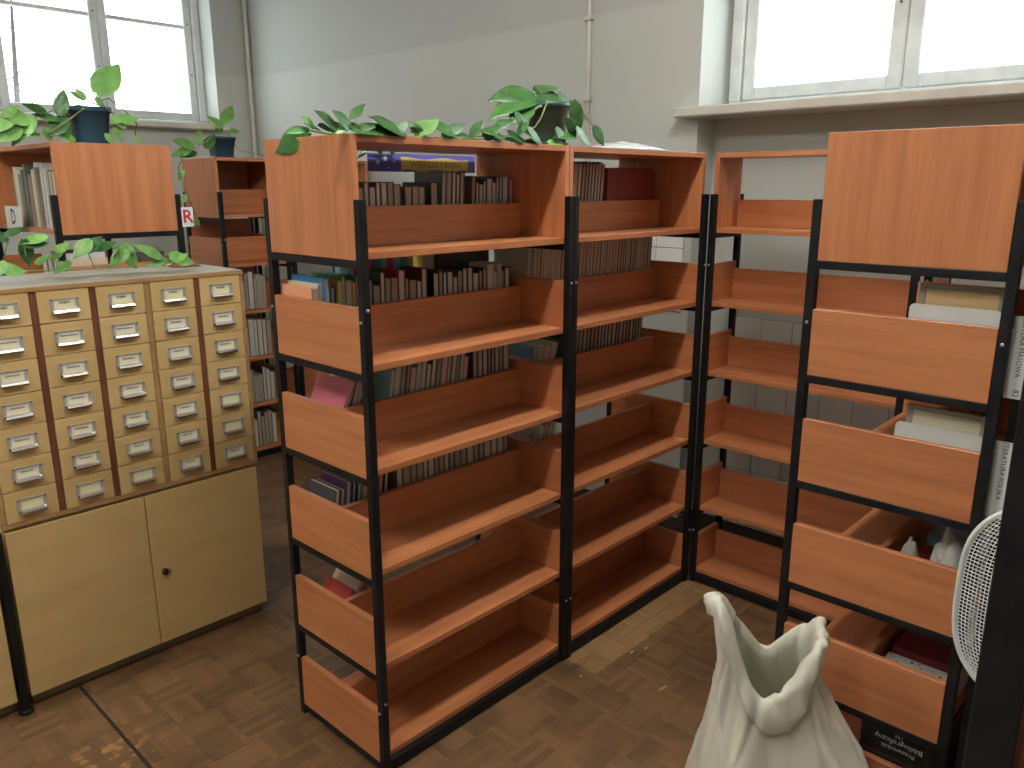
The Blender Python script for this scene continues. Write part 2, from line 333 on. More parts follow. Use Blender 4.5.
# ------------------------------------------------------------------ SHELVING
TZ = [1.456, 1.1735, .8942, .6087, .3198, .0385]
A = .0225; BT = .018
BOLT = None
def bolt(parent, loc, axis):
    global BOLT
    if BOLT is None:
        bm = bmesh.new(); add_tube(bm, [(0, 0, 0), (0, 0, .0035), (0, 0, .0045)], [.0042, .0042, .0022], 10); BOLT = bm_mesh(bm, CHROME, True)
    return link('bolt', BOLT, parent, loc, {'-y': (math.pi/2, 0, 0), '-x': (0, -math.pi/2, 0)}[axis])
def shelving(label, loc, rotz, L, D, tiers=TZ, H=1.6, ztop=1.75, single=False, a=A, hs=.165, hp=.137, fullback=False, rear=False, ends=True, group='cherry and black steel shelving units', skip_top=False):
    t = thing('shelving_unit', label, 'shelving unit', loc, rotz, group)
    yb = D-a
    for x in (0, L-a):
        for y in (0, D-a):
            p = box('post', (x, y, 0), (x+a, y+a, H), BLACK, t, .0015); o = Vector((x, y, 0))
            for z in (.235, 1.335):
                if a > .03: continue
                if y == 0: bolt(p, Vector((x+a/2, 0, z))-o, '-y')
                if x == 0 and ends: bolt(p, Vector((0, y+a/2, z-.03))-o, '-x')
        for z in tiers: box('crossbar', (x, a, z-.020), (x+a, yb, z-.0005), BLACK, t, .001)
    for y in (a*.3, D-a*1.3): box('base_rail', (a, y, .004), (L-a, y+a, tiers[-1]-.001), BLACK, t, .001)
    x0, x1, y0, y1 = .001, L-.001, a+.0005, yb-.0005
    for k, z in enumerate(tiers):
        top = k == 0 and not skip_top
        h = (ztop-z) if top else hs
        sh = box('shelf', (x0+BT, y0, z), (x1-BT, y1, z+BT), WOOD['x'], t, .001); o = Vector((x0+BT, y0, z))
        wv = WOOD['z'] if top else WOOD['y']
        for xa in (x0, x1-BT): box('side_panel', Vector((xa, y0, z))-o, Vector((xa+BT, y1, z+h-(0 if not top else 0)))-o, wv, sh, .001)
        yp = (y1-BT) if single else (D-BT)/2
        box('back_board', Vector((x0+BT, yp, z+BT))-o, Vector((x1-BT, yp+BT, z+(fullback or .122 if top else hp)))-o, WOOD['x'], sh, .001)
        if rear: box('rear_panel', Vector((x0+BT, y1-.008, z+BT))-o, Vector((x1-BT, y1, z+(h-BT if top else .26)))-o, WOOD['x'], sh, .001)
        if top: box('top_board', Vector((x0+BT, y0, z+h-BT))-o, Vector((x1-BT, y1, z+h))-o, WOOD['x'], sh, .001)
    return t
L, D = .805, .436
shelving('cherry wood and black steel shelving unit under the paper banner and trailing vines', (0, 0, 0), 0, L, D)
shelving('cherry wood shelving unit with a red row of bound books in its top crate', (L+.001, 0, 0), 0, L, D, ends=False)
shelving('empty single sided cherry shelving unit across the tiled wall under the window sill', (1.6135, -.001, 0), -math.pi/2, L, .225, single=True, ends=False)
shelving('cherry shelving unit with white dividers in its right half, behind the white sack', (.76, -1.211, 0), 0, L, .446)
shelving('cherry shelving unit with white lettered plates on its end boards', (.80, -1.66, 0), 0, L, D)
shelving('shelving unit with D and R letter cards, behind the card catalogue', (.334, 1.667, 0), math.pi/2, L, .478, ztop=1.787)
shelving('short shelving unit with a teal pot on top, near the wall corner', (1.045, 2.75, 0), 0, .43, .445, ztop=1.788, fullback=.155, hp=.16, rear=True)
shelving('shelving unit beside the wall pipe, seen through the gaps of the long run', (1.49, 2.75, 0), 0, .60, .445, ztop=1.788, hp=.16)
shelving('shelving unit with a thick black post and a wooden tray at chest height', (-.41, -1.452, 0), -math.pi/2, L, .225, tiers=[1.45, 1.0, .7, .38, .06], H=1.75, a=.038, single=True, skip_top=True)
# ------------------------------------------------------------------ BOOKS
COLS = {'brown': (.115, .07, .042), 'grey': (.16, .155, .145), 'dark grey': (.075, .075, .075), 'black': (.018, .018, .02), 'dark blue': (.03, .055, .13), 'blue': (.05, .25, .55),
        'light blue': (.25, .50, .62), 'green': (.10, .32, .10), 'dark green': (.03, .09, .06), 'teal': (.06, .30, .30), 'yellow': (.68, .55, .10), 'cream': (.62, .55, .40), 'white': (.66, .66, .62),
        'peach': (.75, .36, .20), 'red': (.42, .05, .035), 'dark red': (.27, .05, .055), 'pink': (.78, .22, .30), 'magenta': (.50, .04, .16), 'purple': (.16, .07, .22), 'beige': (.34, .27, .18), 'orange': (.62, .22, .05)}
PAGES = {'pale': mat('pages_pale', (.66, .62, .53), .9), 'aged': mat('pages_aged', (.40, .33, .26), .9), 'grey': mat('pages_grey', (.58, .55, .49), .9)}
def cover(c): return mat('cover_'+c.replace(' ', '_'), COLS[c], .38)
BK = {}
def book_mesh(t, h, d, c, pg='aged'):
    """thickness along x, spine at +y, origin at the centre of the bottom"""
    k = (t, h, d, c, pg)
    if k not in BK:
        bm = bmesh.new(); e = .0018
        for s in (-1, 1): add_box(bm, (min(s*t/2, s*(t/2-e)), -d/2, 0), (max(s*t/2, s*(t/2-e)), d/2, h), 0)
        add_box(bm, (-t/2+e, d/2-e, 0), (t/2-e, d/2, h), 0)
        add_box(bm, (-t/2+e, -d/2+.003, .003), (t/2-e, d/2-e, h-.003), 1)
        BK[k] = bm_mesh(bm, [cover(c), PAGES[pg]])
    return BK[k]
def put_book(loc, t, h, d, c, label, group, pg='aged', lean=0, rz=0):
    o = link('book', book_mesh(t, h, d, c, pg), None, loc, (0, lean, rz)); return tag(o, label, 'book', group)
def rnd(a, b, q=.002): return round(random.uniform(a, b)/q)*q
def row(x0, x1, yf, z, palette, hr, tr, dr, where, group, lean=0, pages=('aged',), frame=None, gap=.0008, spine=False):
    """a row of books from x0 to x1 whose near faces stand at yf; frame maps row coordinates into the room"""
    x = x0; prev = None
    while True:
        t = rnd(*tr); h = rnd(*hr, .006); d = rnd(*dr, .008); c = random.choice([q for q in palette if q != prev] or palette); prev = c
        wdt = t/math.cos(lean)
        if x+wdt+h*math.sin(lean) > x1: break
        cx = x+wdt/2; dz = abs(math.sin(lean))*t/2
        p = Vector((cx, yf+d/2, z+dz+.0004)); rz = math.pi if spine else 0
        if frame: p = frame @ p; rz += frame.to_euler().z
        look = ('thin ' if t < .014 else 'thick ' if t > .023 else '')+('tall ' if h > .205 else 'short ' if h < .165 else '')
        put_book(p, t, h, d, c, f'{look}{c} book {where}', group, random.choice(pages), (-lean if spine else lean), rz)
        x += wdt+gap
def sz(k): return TZ[k]+BT
YB = D-A-.004   # spine line at the rear of the long run
YF = .231       # near faces, just behind the middle board
G1 = 'books in the long shelving run'
w1 = 'in the top crate under the banner'
row(.03, .325, YF, sz(0), ['brown', 'grey', 'brown', 'dark grey'], (.158, .176), (.016, .026), (.12, .15), w1, G1, pages=('aged', 'grey'))
row(.328, .425, YF, sz(0), ['brown', 'beige'], (.156, .162), (.020, .028), (.12, .15), w1, G1)
put_book((.443, YF+.07, sz(0)+.0004), .028, .168, .13, 'black', 'thick black book in the top crate under the banner', G1)
row(.461, .58, YF, sz(0), ['dark grey', 'brown', 'grey'], (.186, .204), (.014, .024), (.12, .15), w1, G1, lean=.05, pages=('aged', 'grey'))
row(.584, .755, YF, sz(0), ['grey', 'brown', 'light blue', 'dark grey', 'dark blue'], (.160, .186), (.014, .024), (.12, .15), w1, G1, lean=.04, pages=('aged', 'grey'))
put_book((.770, YF+.07, sz(0)+.001), .018, .180, .13, 'magenta', 'magenta book ending the row under the paper banner', G1)
w2 = 'in the second crate under the banner'
xs = .022
for c, t, h, d, pg in (('peach', .020, .176, .150, 'pale'), ('cream', .012, .184, .150, 'pale'), ('blue', .016, .200, .160, 'pale'), ('dark blue', .014, .176, .14, 'pale'), ('black', .016, .172, .14, 'pale'), ('yellow', .014, .188, .15, 'pale'), ('green', .012, .200, .15, 'pale'), ('cream', .020, .186, .15, 'pale'), ('orange', .012, .18, .15, 'pale'), ('teal', .012, .196, .15, 'pale')):
    put_book((xs+t/2, YB-d/2, sz(1)+.0004), t, h, d, c, f'{c} book {w2}', G1, pg); xs += t+.001
row(xs+.002, .425, YF, sz(1), ['grey', 'dark grey', 'red', 'white', 'brown', 'dark green'], (.165, .205), (.014, .028), (.09, .10), w2, G1, pages=('aged', 'grey'))
row(.426, .775, YF, sz(1), ['dark grey', 'brown', 'grey', 'white', 'black'], (.165, .20), (.014, .028), (.09, .10), w2, G1, pages=('aged', 'grey'))
row(.20, .46, .345, sz(1), ['teal', 'green', 'yellow', 'cream', 'magenta', 'light blue'], (.236, .250), (.018, .030), (.066, .068), 'in the rear row of the second crate', G1, pages=('pale',), spine=True)
put_book((.52, .385, sz(1)+.0004), .045, .252, .05, 'yellow', 'yellow tall book with green print in the rear row of the second crate', G1, 'pale')
row(.548, .78, .345, sz(1), ['dark green', 'dark grey', 'brown'], (.236, .250), (.026, .036), (.066, .068), 'in the rear row of the second crate', G1, pages=('aged',), spine=True)
w3 = 'in the third crate under the banner'
put_book((.040, YB-.095, sz(2)+.0035), .012, .200, .165, 'pink', 'pink picture book leaning over the end board of the third crate', G1, 'pale', .42)
put_book((.056, YB-.08, sz(2)+.0035), .012, .190, .15, 'beige', 'beige picture book leaning behind the pink one', G1, 'pale', .42)
for i, (c, h) in enumerate((('green', .16), ('white', .21), ('cream', .205), ('grey', .19), ('yellow', .185))):
    put_book((.086+.0165*i, YB-.075, sz(2)+.0035), .014, h, .14, c, f'{c} book leaning {w3}', G1, 'pale', .36)
row(.225, .58, YF, sz(2), ['pink', 'teal', 'grey', 'teal', 'beige', 'dark grey', 'dark green', 'light blue'], (.185, .225), (.014, .024), (.14, .17), w3, G1, lean=.16, pages=('aged', 'grey'))
row(.585, .775, YF, sz(2), ['dark grey', 'brown', 'grey'], (.22, .25), (.016, .026), (.14, .17), w3, G1, pages=('aged', 'grey'))
w4 = 'in the fourth crate under the banner'
for i, (c, t, h) in enumerate((('dark grey', .016, .162), ('grey', .012, .158), ('purple', .018, .176), ('dark blue', .012, .17), ('teal', .012, .182), ('cream', .014, .166), ('dark green', .014, .17), ('white', .016, .172), ('orange', .012, .165), ('black', .014, .168))):
    put_book((.040+.0195*i, YF+.085, sz(3)+.0012), t, h, .14, c, f'{c} book standing aslant {w4}', G1, 'pale', .12)
row(.26, .77, YF, sz(3), ['dark grey', 'grey', 'brown', 'black'], (.21, .25), (.018, .032), (.14, .17), w4, G1, pages=('aged', 'grey'))
w5 = 'in the fifth crate under the banner'
for i, (c, h) in enumerate((('red', .118), ('cream', .145), ('orange', .155), ('white', .185), ('beige', .172))):
    put_book((.050+.022*i, YB-.07, sz(4)+.0055), .016, h, .13, c, f'{c} paperback slumped {w5}', G1, 'pale', .60)
w6 = 'in the top crate of the unit beside the corner'
row(1.03, 1.27, YF, sz(0), ['beige', 'grey', 'brown'], (.232, .238), (.016, .024), (.13, .16), w6, G1, lean=.08, pages=('grey', 'aged'))
row(1.275, 1.585, YF, sz(0), ['dark red'], (.216, .222), (.014, .022), (.16, .165), w6, G1, lean=.02, pages=('aged',), spine=True)
w7 = 'in the second crate of the unit beside the corner'
row(.832, 1.588, YF, sz(1), ['grey', 'white', 'cream', 'beige'], (.244, .250), (.012, .022), (.16, .17), w7, G1, lean=.07, pages=('grey', 'pale'))
w8 = 'in the third crate of the unit beside the corner'
row(1.045, 1.56, YF, sz(2), ['dark grey', 'grey', 'dark green', 'black'], (.22, .25), (.016, .026), (.14, .16), w8, G1, lean=.1, pages=('aged', 'grey'))
row(.832, 1.04, YF, sz(2), ['white', 'cream', 'light blue'], (.165, .185), (.022, .034), (.14, .16), 'leaning in the third crate beside the double post', G1, lean=.28, pages=('pale',))
row(.832, 1.04, YF, sz(3), ['white', 'cream', 'grey'], (.155, .175), (.022, .034), (.14, .16), 'leaning in the fourth crate beside the double post', G1, lean=.32, pages=('pale',))
# the D and R unit behind the catalogue: frame maps row x -> +v, row y -> -u; the D side stands at its far edge
FA = Matrix.Translation((.334, 1.667, 0)) @ Matrix.Rotation(math.pi/2, 4, 'Z')
G2 = 'books in the D and R unit'
row(.03, .58, .30, sz(0), ['white', 'grey', 'cream', 'white', 'beige'], (.20, .245), (.016, .026), (.13, .145), 'in the crate above the D letter card', G2, frame=FA, pages=('pale', 'grey'), spine=False)
row(.03, .34, .30, sz(1), ['white', 'cream', 'brown', 'dark grey'], (.16, .20), (.016, .026), (.13, .145), 'one crate below the D letter card', G2, frame=FA, pages=('pale', 'grey'))
row(.03, .13, .06, sz(1), ['white', 'brown', 'grey', 'dark grey'], (.16, .20), (.016, .026), (.10, .12), 'one crate below the R letter card', G2, frame=FA, pages=('pale', 'grey'))
# short unit near the corner
FB = Matrix.Translation((1.045, 2.75, 0))
G3 = 'books in the short corner unit'
for k in (2, 3, 4, 5):
    row(.09, .30, .055, sz(k), ['dark grey', 'black', 'dark green', 'white', 'brown', 'dark blue', 'grey'], (.17, .23), (.020, .036), (.12, .14), ['', '', 'in the third crate', 'in the fourth crate', 'in the fifth crate', 'in the lowest crate'][k]+' of the short corner unit', G3, frame=FB, pages=('aged', 'grey'), spine=False)
# unit with the lettered plates: brown books in the gaps
G4 = 'books beside the lettered plates'
FC = Matrix.Translation((.80, -1.66, 0))
for k in (1, 2):
    row(.05, .14, .25, sz(k), ['brown', 'dark red', 'beige', 'grey'], (.21, .235), (.016, .03), (.14, .155), ['', 'in the crate with the upper lettered plate', 'in the crate with the lower lettered plate'][k], G4, frame=FC)
# ------------------------------------------------------------------ banner and foil packages in the long run
bn = thing('paper_banner', 'violet paper banner with white stars and a yellow lettered strip', 'banner', (.0, YB-.0, 0))
bn.location = (0, .440, 0)
VIO = mat('violet_paper', (.15, .14, .50), .7); YEL = mat('yellow_paper', (.90, .74, .22), .7)
bx0, bx1, bz0, bz1 = .358, .806, 1.674, 1.728
box('sheet', (bx0, 0, bz0), (bx1, .0015, bz1), VIO, bn, 0)
yz = bmesh.new(); n = 14; vv = []
for s in (0, 1):
    for i in range(n+1):
        x = .485+(.772-.485)*i/n; z = (bz0+.004+.003*math.sin(i*1.1)) if s == 0 else (bz1-.012+.003*math.sin(i*.8+1))
        vv.append(yz.verts.new((x, -.001, z)))
for i in range(n): yz.faces.new((vv[i], vv[i+1], vv[n+2+i], vv[n+1+i]))
link('yellow_strip', bm_mesh(yz, YEL), bn)
tx = link('lettering', text_mesh('WIERSZE I BAJKI', .026, mat('ochre_ink', (.42, .26, .05), .7)), bn, ((.485+.772)/2, -.0016, (bz0+bz1)/2-.004), (math.pi/2, 0, 0)); tx.scale = (1.15, 1, 1)
def star(r, pts=5):
    b = bmesh.new(); b.faces.new([b.verts.new(((r if k % 2 == 0 else r*.45)*math.sin(k*math.pi/pts), 0, (r if k % 2 == 0 else r*.45)*math.cos(k*math.pi/pts))) for k in range(2*pts)][::-1]); return bm_mesh(b, WHITE)
for x, z, r in ((.396, 1.702, .010), (.424, 1.712, .011), (.458, 1.704, .006), (.436, 1.686, .005)): link('star', star(r), bn, (x, -.001, z))
def crumple(name, label, cat, loc, size, m, seed, group=None, nx=14, ny=10):
    """a crumpled sheet or package: closed lumpy pillow"""
    rs = random.Random(seed); bm = bmesh.new(); ph = [rs.uniform(0, 6) for _ in range(8)]; g = {}
    for s in (0, 1):
        for i in range(nx+1):
            for j in range(ny+1):
                if s == 1 and (i in (0, nx) or j in (0, ny)): g[s, i, j] = g[0, i, j]; continue
                x, y = i/nx-.5, j/ny-.5; e = max(0, (1-(2*abs(x))**3)*(1-(2*abs(y))**3))
                z = .72+.16*math.sin(9*x+ph[0])*math.sin(8*y+ph[1])+.10*math.sin(17*x+11*y+ph[2])+.06*math.sin(21*y-13*x+ph[3])+rs.uniform(-.03, .03)
                g[s, i, j] = bm.verts.new(((x+rs.uniform(-.015, .015))*size[0], (y+rs.uniform(-.015, .015))*size[1], (e*max(.12, z) if s else 0)*size[2]+.001))
    for i in range(nx):
        for j in range(ny):
            q = [(i, j), (i+1, j), (i+1, j+1), (i, j+1)]
            bm.faces.new([g[1, a, b] for a, b in q]); bm.faces.new([g[0, a, b] for a, b in q[::-1]])
    return tag(link(name, bm_mesh(bm, m, True), None, loc), label, cat, group)
crumple('foil_package', 'crumpled clear foil package at the left of the red book row', 'package', (.925, .315, sz(0)), (.17, .15, .22), FOILW, 10)
crumple('plastic_bag', 'flat white plastic bag on top of the shelving beside the green pot', 'bag', (1.22, .12, 1.7505), (.36, .16, .03), FOILW, 6)
# ------------------------------------------------------------------ letter cards on the D and R unit
def card(name, label, loc, rz, wdt, h, ch, m, size):
    t = thing(name, label, 'sign', loc, rz); box('card', (-wdt/2, 0, 0), (wdt/2, .002, h), WHITE, t, 0)
    link('letter', text_mesh(ch, size, m, .0012), t, (0, -.0006, h/2), (math.pi/2, 0, 0)); return t
p = at(10, 228, 0, -.129)
card('letter_card', 'white card with a black letter D on the crate edge', (-.150, 2.13, 1.466), -math.pi/2, .20, .088, 'D', INK, .085)
card('letter_card', 'white card with a red letter R on the black post', (.354, 1.6648, 1.470), 0, .048, .078, 'R', REDINK, .074)
# ------------------------------------------------------------------ CARD CATALOGUE
CX0, CX1, CV, CD, CZ0, CZ1 = -.588, .258, 1.07, .40, .618, 1.342
bc = thing('base_cabinet', 'yellow plywood two door cabinet under the card catalogue', 'cabinet', (CX0+.002, CV, 0), 0, 'yellow plywood base cabinets')
W = CX1-CX0-.010
def cabinet(root, W, knob=True):
    box('carcass', (0, .02, .045), (W, CD, CZ0-.004), PLY, root, .001)
    box('plinth', (.012, .035, 0), (W-.004, CD-.02, .045), DARKG, root, .001)
    h = W/2
    for i in (0, 1):
        d = box('door', (i*h+.0015, 0, .046), ((i+1)*h-.0015, .018, CZ0-.012), PLY, root, .001)
        if i == 1 and knob:
            k = lathe('knob', [(.006, 0), (.006, .006), (.011, .009), (.012, .014), (.008, .019)], mat('dark_bronze', (.05, .04, .03), .3, .8), d, 16); k.rotation_euler = (math.pi/2, 0, 0); k.location = (.036, 0, .272)
            kk = box('key', (.046, -.010, .266), (.060, -.008, .272), CHROME, d, 0)
cabinet(bc, W)
bc2 = thing('base_cabinet', 'yellow plywood cabinet next to the catalogue, behind a black steel leg', 'cabinet', (CX0-.035-W, CV+.0, 0), 0, 'yellow plywood base cabinets')
cabinet(bc2, W)
lg = box('leg', (W+.008, -.012, 0), (W+.028, .012, CZ0), BLACK, bc2, .002)
lathe('foot', [(.022, 0), (.022, .008), (.012, .014)], BLACK, lg, 14, (.010, .012, 0))
cc = thing('card_catalogue', 'yellow plywood card catalogue with thirty five labelled drawers', 'card catalogue', (CX0, CV, CZ0), 0)
WC, HC = CX1-CX0, CZ1-CZ0
box('top', (0, -.004, HC-.014), (WC, CD, HC), PLYE, cc, .001); box('bottom', (0, 0, 0), (WC, CD, .014), PLYE, cc, .001)
for x in (0, WC-.013): box('side', (x, 0, .014), (x+.013, CD, HC-.014), PLYE, cc, .001)
box('back', (.013, CD-.008, .014), (WC-.013, CD, HC-.014), PLY, cc, 0)
dw = .149; dv = (WC-.026-5*dw)/4; rh = (HC-.028)/7
box('dusty_top_sheet', (.004, .004, HC), (WC-.004, CD-.002, HC+.0015), noisy('dusty_grey_sheet', (.30, .29, .24), (.40, .39, .33), (6, 6, 6), .6), cc, 0)
for i in range(4):
    x = .013+dw*(i+1)+dv*i; box('divider', (x+.0005, .003, .014), (x+dv-.0005, CD-.008, HC-.014), PLYE if i == 2 else REDW, cc, 0)
fb = bmesh.new()   # label holder: folded metal frame with a lip pull
for a, b in (((-.041, -.0035, -.0205), (-.031, 0, .0225)), ((.031, -.0035, -.0205), (.041, 0, .0225)), ((-.031, -.0035, .0175), (.031, 0, .0225)), ((-.031, -.0035, -.0205), (.031, 0, -.0155))): add_box(fb, a, b)
HOLD = bm_mesh(fb, ALU)
fb = bmesh.new(); prof = [(0, -.012), (-.006, -.011), (-.013, -.014), (-.016, -.020), (-.014, -.0255), (-.0125, -.025), (-.0143, -.020), (-.012, -.0155), (-.006, -.013), (0, -.0145)]
ra = [fb.verts.new((-.036, y, z)) for y, z in prof]; rb = [fb.verts.new((.036, y, z)) for y, z in prof]
for k in range(len(prof)): fb.faces.new((ra[k], ra[(k+1) % len(prof)], rb[(k+1) % len(prof)], rb[k]))
fb.faces.new(ra[::-1]); fb.faces.new(rb)
PULL = bm_mesh(fb, mat('polished_pull', (.75, .75, .73), .22, 1))
fb = bmesh.new(); add_tube(fb, [(0, 0, 0), (0, -.003, 0)], .0022, 8); PIN = bm_mesh(fb, mat('dark_pin', (.06, .055, .05), .4, .7), True)
BLANK = {(4, 4), (4, 5), (1, 6), (0, 6), (2, 6)}
for i in range(5):
    for r in range(7):
        x = .013+(dw+dv)*i; z = HC-.014-rh*(r+1)
        d = box('drawer', (x+.0012, -.001, z+.0012), (x+dw-.0012, .33, z+rh-.0012), PLY, cc, .0012)
        hx, hz = dw/2, rh*.50
        link('label_holder', HOLD, d, (hx, -.0003, hz)); link('pull', PULL, d, (hx, -.0003, hz))
        for s, zz in ((-1, .019), (1, .019), (-1, -.017), (1, -.017)): link('pin', PIN, d, (hx+s*.037, -.0035, hz+zz))
        box('paper_label', (hx-.031, -.0012, hz-.0155), (hx+.031, -.0004, hz+.0175), PAPERY if r == 0 or (i, r) in BLANK else PAPER, d, 0)
        if (i, r) not in BLANK:
            s = 'Książki' if r == 0 else ('Nauki społeczne' if r == 1 and i < 3 else ('Historia lit.' if (r == 5 and i != 4) or (i == 3 and r == 2) or (i > 2 and r == 6) else 'Literatura'))
            link('lettering', text_mesh(s, .0098 if len(s) < 12 else .0078, INK, .0002), d, (hx-.001, -.0016, hz+(.007 if r else .009)), (math.pi/2, 0, 0))
# ------------------------------------------------------------------ PLANTS
def leaf_mesh(m, wr=.62, droop=.18, n=9):
    """unit length along +x, heart shaped, folded on the midrib; normal +z"""
    bm = bmesh.new(); L_, C_, R_ = [], [], []
    for i in range(n+1):
        s = i/n; wd = wr*.5*(math.sin(math.pi*min(1, s*1.02+.02))**.62)*(1.18-.62*s)*(1 if s < .999 else 0)
        z = -droop*s*s; off = -.07*math.exp(-s*9)
        C_.append(bm.verts.new((s, 0, z-.02))); 
        for q, lst in ((1, L_), (-1, R_)): lst.append((bm.verts.new((s+off*.5, q*wd*.55, z+.012)), bm.verts.new((s+off, q*wd, z-.012))))
    for i in range(n):
        for lst, fl in ((L_, 1), (R_, -1)):
            for q in ((C_[i], C_[i+1], lst[i+1][0], lst[i][0]), (lst[i][0], lst[i+1][0], lst[i+1][1], lst[i][1])): bm.faces.new(q if fl == 1 else q[::-1])
    bmesh.ops.remove_doubles(bm, verts=bm.verts, dist=1e-4)
    return bm_mesh(bm, m, True)
LEAVES = {False: [leaf_mesh(GREEN, w, d) for w, d in ((.62, .15), (.55, .28), (.7, .1), (.48, .35))], True: [leaf_mesh(GREEN2, w, d) for w, d in ((.66, .15), (.6, .28), (.74, .1))]}
def leaf(parent, base, tip, up, pale=False, k=None):
    base, tip = Vector(base), Vector(tip); x = (tip-base); Ln = x.length; x.normalize(); up = Vector(up)
    y = up.cross(x)
    if y.length < .05: y = Vector((0, 1, 0)).cross(x)
    y.normalize(); z = x.cross(y); ms = LEAVES[pale]; me = ms[k % len(ms)] if k is not None else random.choice(ms)
    o = link('leaf', me, parent); R = Matrix((x, y, z)).transposed().to_4x4(); R.translation = base-parent.location
    o.matrix_local = R @ Matrix.Scale(Ln, 4); return o
def pxleaf(parent, b, t, v, pale=False, fwd=.6, dv=0.0, ax=1, grow=1.0, zmin=None):
    """leaf from pixel b to pixel t on the plane v (tip dv nearer); faces between camera and up"""
    B = at(*b, ax, v); T = at(*t, ax, v+dv); n = (CAM-B).normalized()*fwd+Vector((random.uniform(-.3, .3), random.uniform(-.3, .3), 1))*(1-fwd)
    T = B+(T-B)*grow
    if zmin: B.z = max(B.z, zmin); T.z = max(T.z, zmin)
    return leaf(parent, B, T, n, pale)
def pot(parent, loc, r, h, m, square=0):
    o = lathe('pot', [(r*.74, 0), (r*.80, h*.1), (r*.98, h*.86), (r*1.06, h*.86), (r*1.06, h), (r*.95, h), (r*.93, h*.9)], m, parent, 28, loc, square)
    lathe('soil', [(r*.92, h*.86), (r*.6, h*.91)], SOIL, o, 20, None, square); lathe('saucer', [(r*.9, -.0005), (r*1.02, .012), (r*.97, .014)], m, o, 28, None, square)
    return o
# plant A: long trailing pothos on the run, dark green pot near the double post
P1 = Vector((.868, .17, 1.751))
pl = thing('trailing_pothos', 'trailing pothos in a dark green pot, vines along the top of the long run', 'potted plant', P1, 0, 'pothos plants')
pot(pl, (0, 0, 0), .068, .135, POTG)
lv = [((301, 128), (265, 148), .10, -.02), ((308, 131), (292, 127), .1, 0), ((320, 134), (308, 124), .1, 0), ((338, 128), (322, 112), .12, 0), ((352, 128), (338, 113), .14, 0), ((351, 118), (362, 105), .14, 0),
      ((378, 131), (352, 125), .1, 0), ((404, 132), (378, 117), .1, -.03), ((376, 127), (404, 136), .06, -.03), ((358, 130), (374, 121), .2, 0), ((414, 133), (434, 120), .1, 0), ((433, 124), (456, 131), .1, -.02), ((447, 133), (462, 124), .15, 0),
      ((424, 130), (415, 119), .18, 0), ((471, 136), (480, 122), .1, 0), ((484, 137), (498, 124), .1, 0), ((502, 136), (486, 128), .2, 0), ((496, 128), (510, 117), .2, 0), ((508, 132), (525, 141), .06, -.02), ((520, 128), (543, 143), .06, -.03), ((518, 134), (526, 122), .2, 0),
      ((535, 95), (507, 86), .20, -.02), ((534, 99), (503, 97), .18, -.02), ((541, 90), (556, 82), .24, 0), ((536, 92), (556, 92), .22, 0), ((556, 96), (539, 97), .16, -.02), ((560, 95), (576, 106), .2, 0), ((573, 101), (581, 126), .16, -.02), ((545, 98), (565, 108), .14, -.03), ((530, 104), (515, 116), .16, -.02),
      ((567, 118), (578, 136), .14, -.02), ((576, 128), (592, 142), .14, -.02), ((527, 128), (545, 143), .12, -.02), ((594, 127), (604, 142), .16, 0), ((556, 128), (566, 142), .14, 0), ((516, 112), (524, 126), .15, 0), ((460, 137), (450, 129), .2, 0), ((395, 136), (386, 128), .22, 0), ((330, 136), (344, 128), .2, 0), ((575, 137), (562, 131), .2, 0)]
for i, (b, t, v, dv) in enumerate(lv):
    if i == 0: leaf(pl, (.012, .215, 1.762), at(264, 151, 0, -.045), (CAM-Vector((0, .3, 1.7))).normalized()+Vector((0, 0, .3)), False, 3); continue
    low = i < 21 or 30 <= i
    pxleaf(pl, b, t, (.04 if low else v), random.random() < .10, .5, (-.012 if low else dv), grow=1.25, zmin=1.756)
for i in range(16):      # a second layer of leaves along the run
    x = 312+i*16+random.uniform(-4, 4); e = 131+(x-352)*.0785; sgn = random.choice((-1, 1))
    pxleaf(pl, (x, e-1), (x+sgn*random.uniform(8, 16), e-random.uniform(4, 13)), .045, random.random() < .1, .5, -.01, grow=1.2, zmin=1.755)
def vine(parent, pts, r=.0028):
    tube('vine', [Vector(p)-parent.location for p in pts], r, STEM, parent, 6)
def vpx(parent, pts, v, r=.0026, zmin=None):
    P = [at(x, y, 1, v) for x, y in pts]
    if zmin:
        for p in P: p.z = max(p.z, zmin)
    vine(parent, P, r)
vpx(pl, [(548, 100), (532, 112), (524, 132), (505, 139), (470, 139), (430, 137), (400, 136), (360, 134), (330, 134), (303, 129)], .14, zmin=1.7545)
vpx(pl, [(548, 100), (541, 118), (535, 127), (520, 134), (500, 136), (470, 136)], .12, zmin=1.7545)
vpx(pl, [(556, 100), (575, 104), (585, 116), (594, 127)], .17); vpx(pl, [(545, 100), (540, 92), (536, 86)], .2); vpx(pl, [(556, 100), (560, 96), (566, 94)], .2)
vpx(pl, [(360, 134), (340, 126), (350, 120), (352, 116)], .14, zmin=1.7545)
# a strand hanging behind the banner
for b, t in (((366, 151), (358, 156)), ((377, 150), (384, 154)), ((390, 151), (396, 154))): pxleaf(pl, b, t, .428, False, .7)
vpx(pl, [(360, 140), (366, 150), (380, 151), (392, 151)], .430, .002)
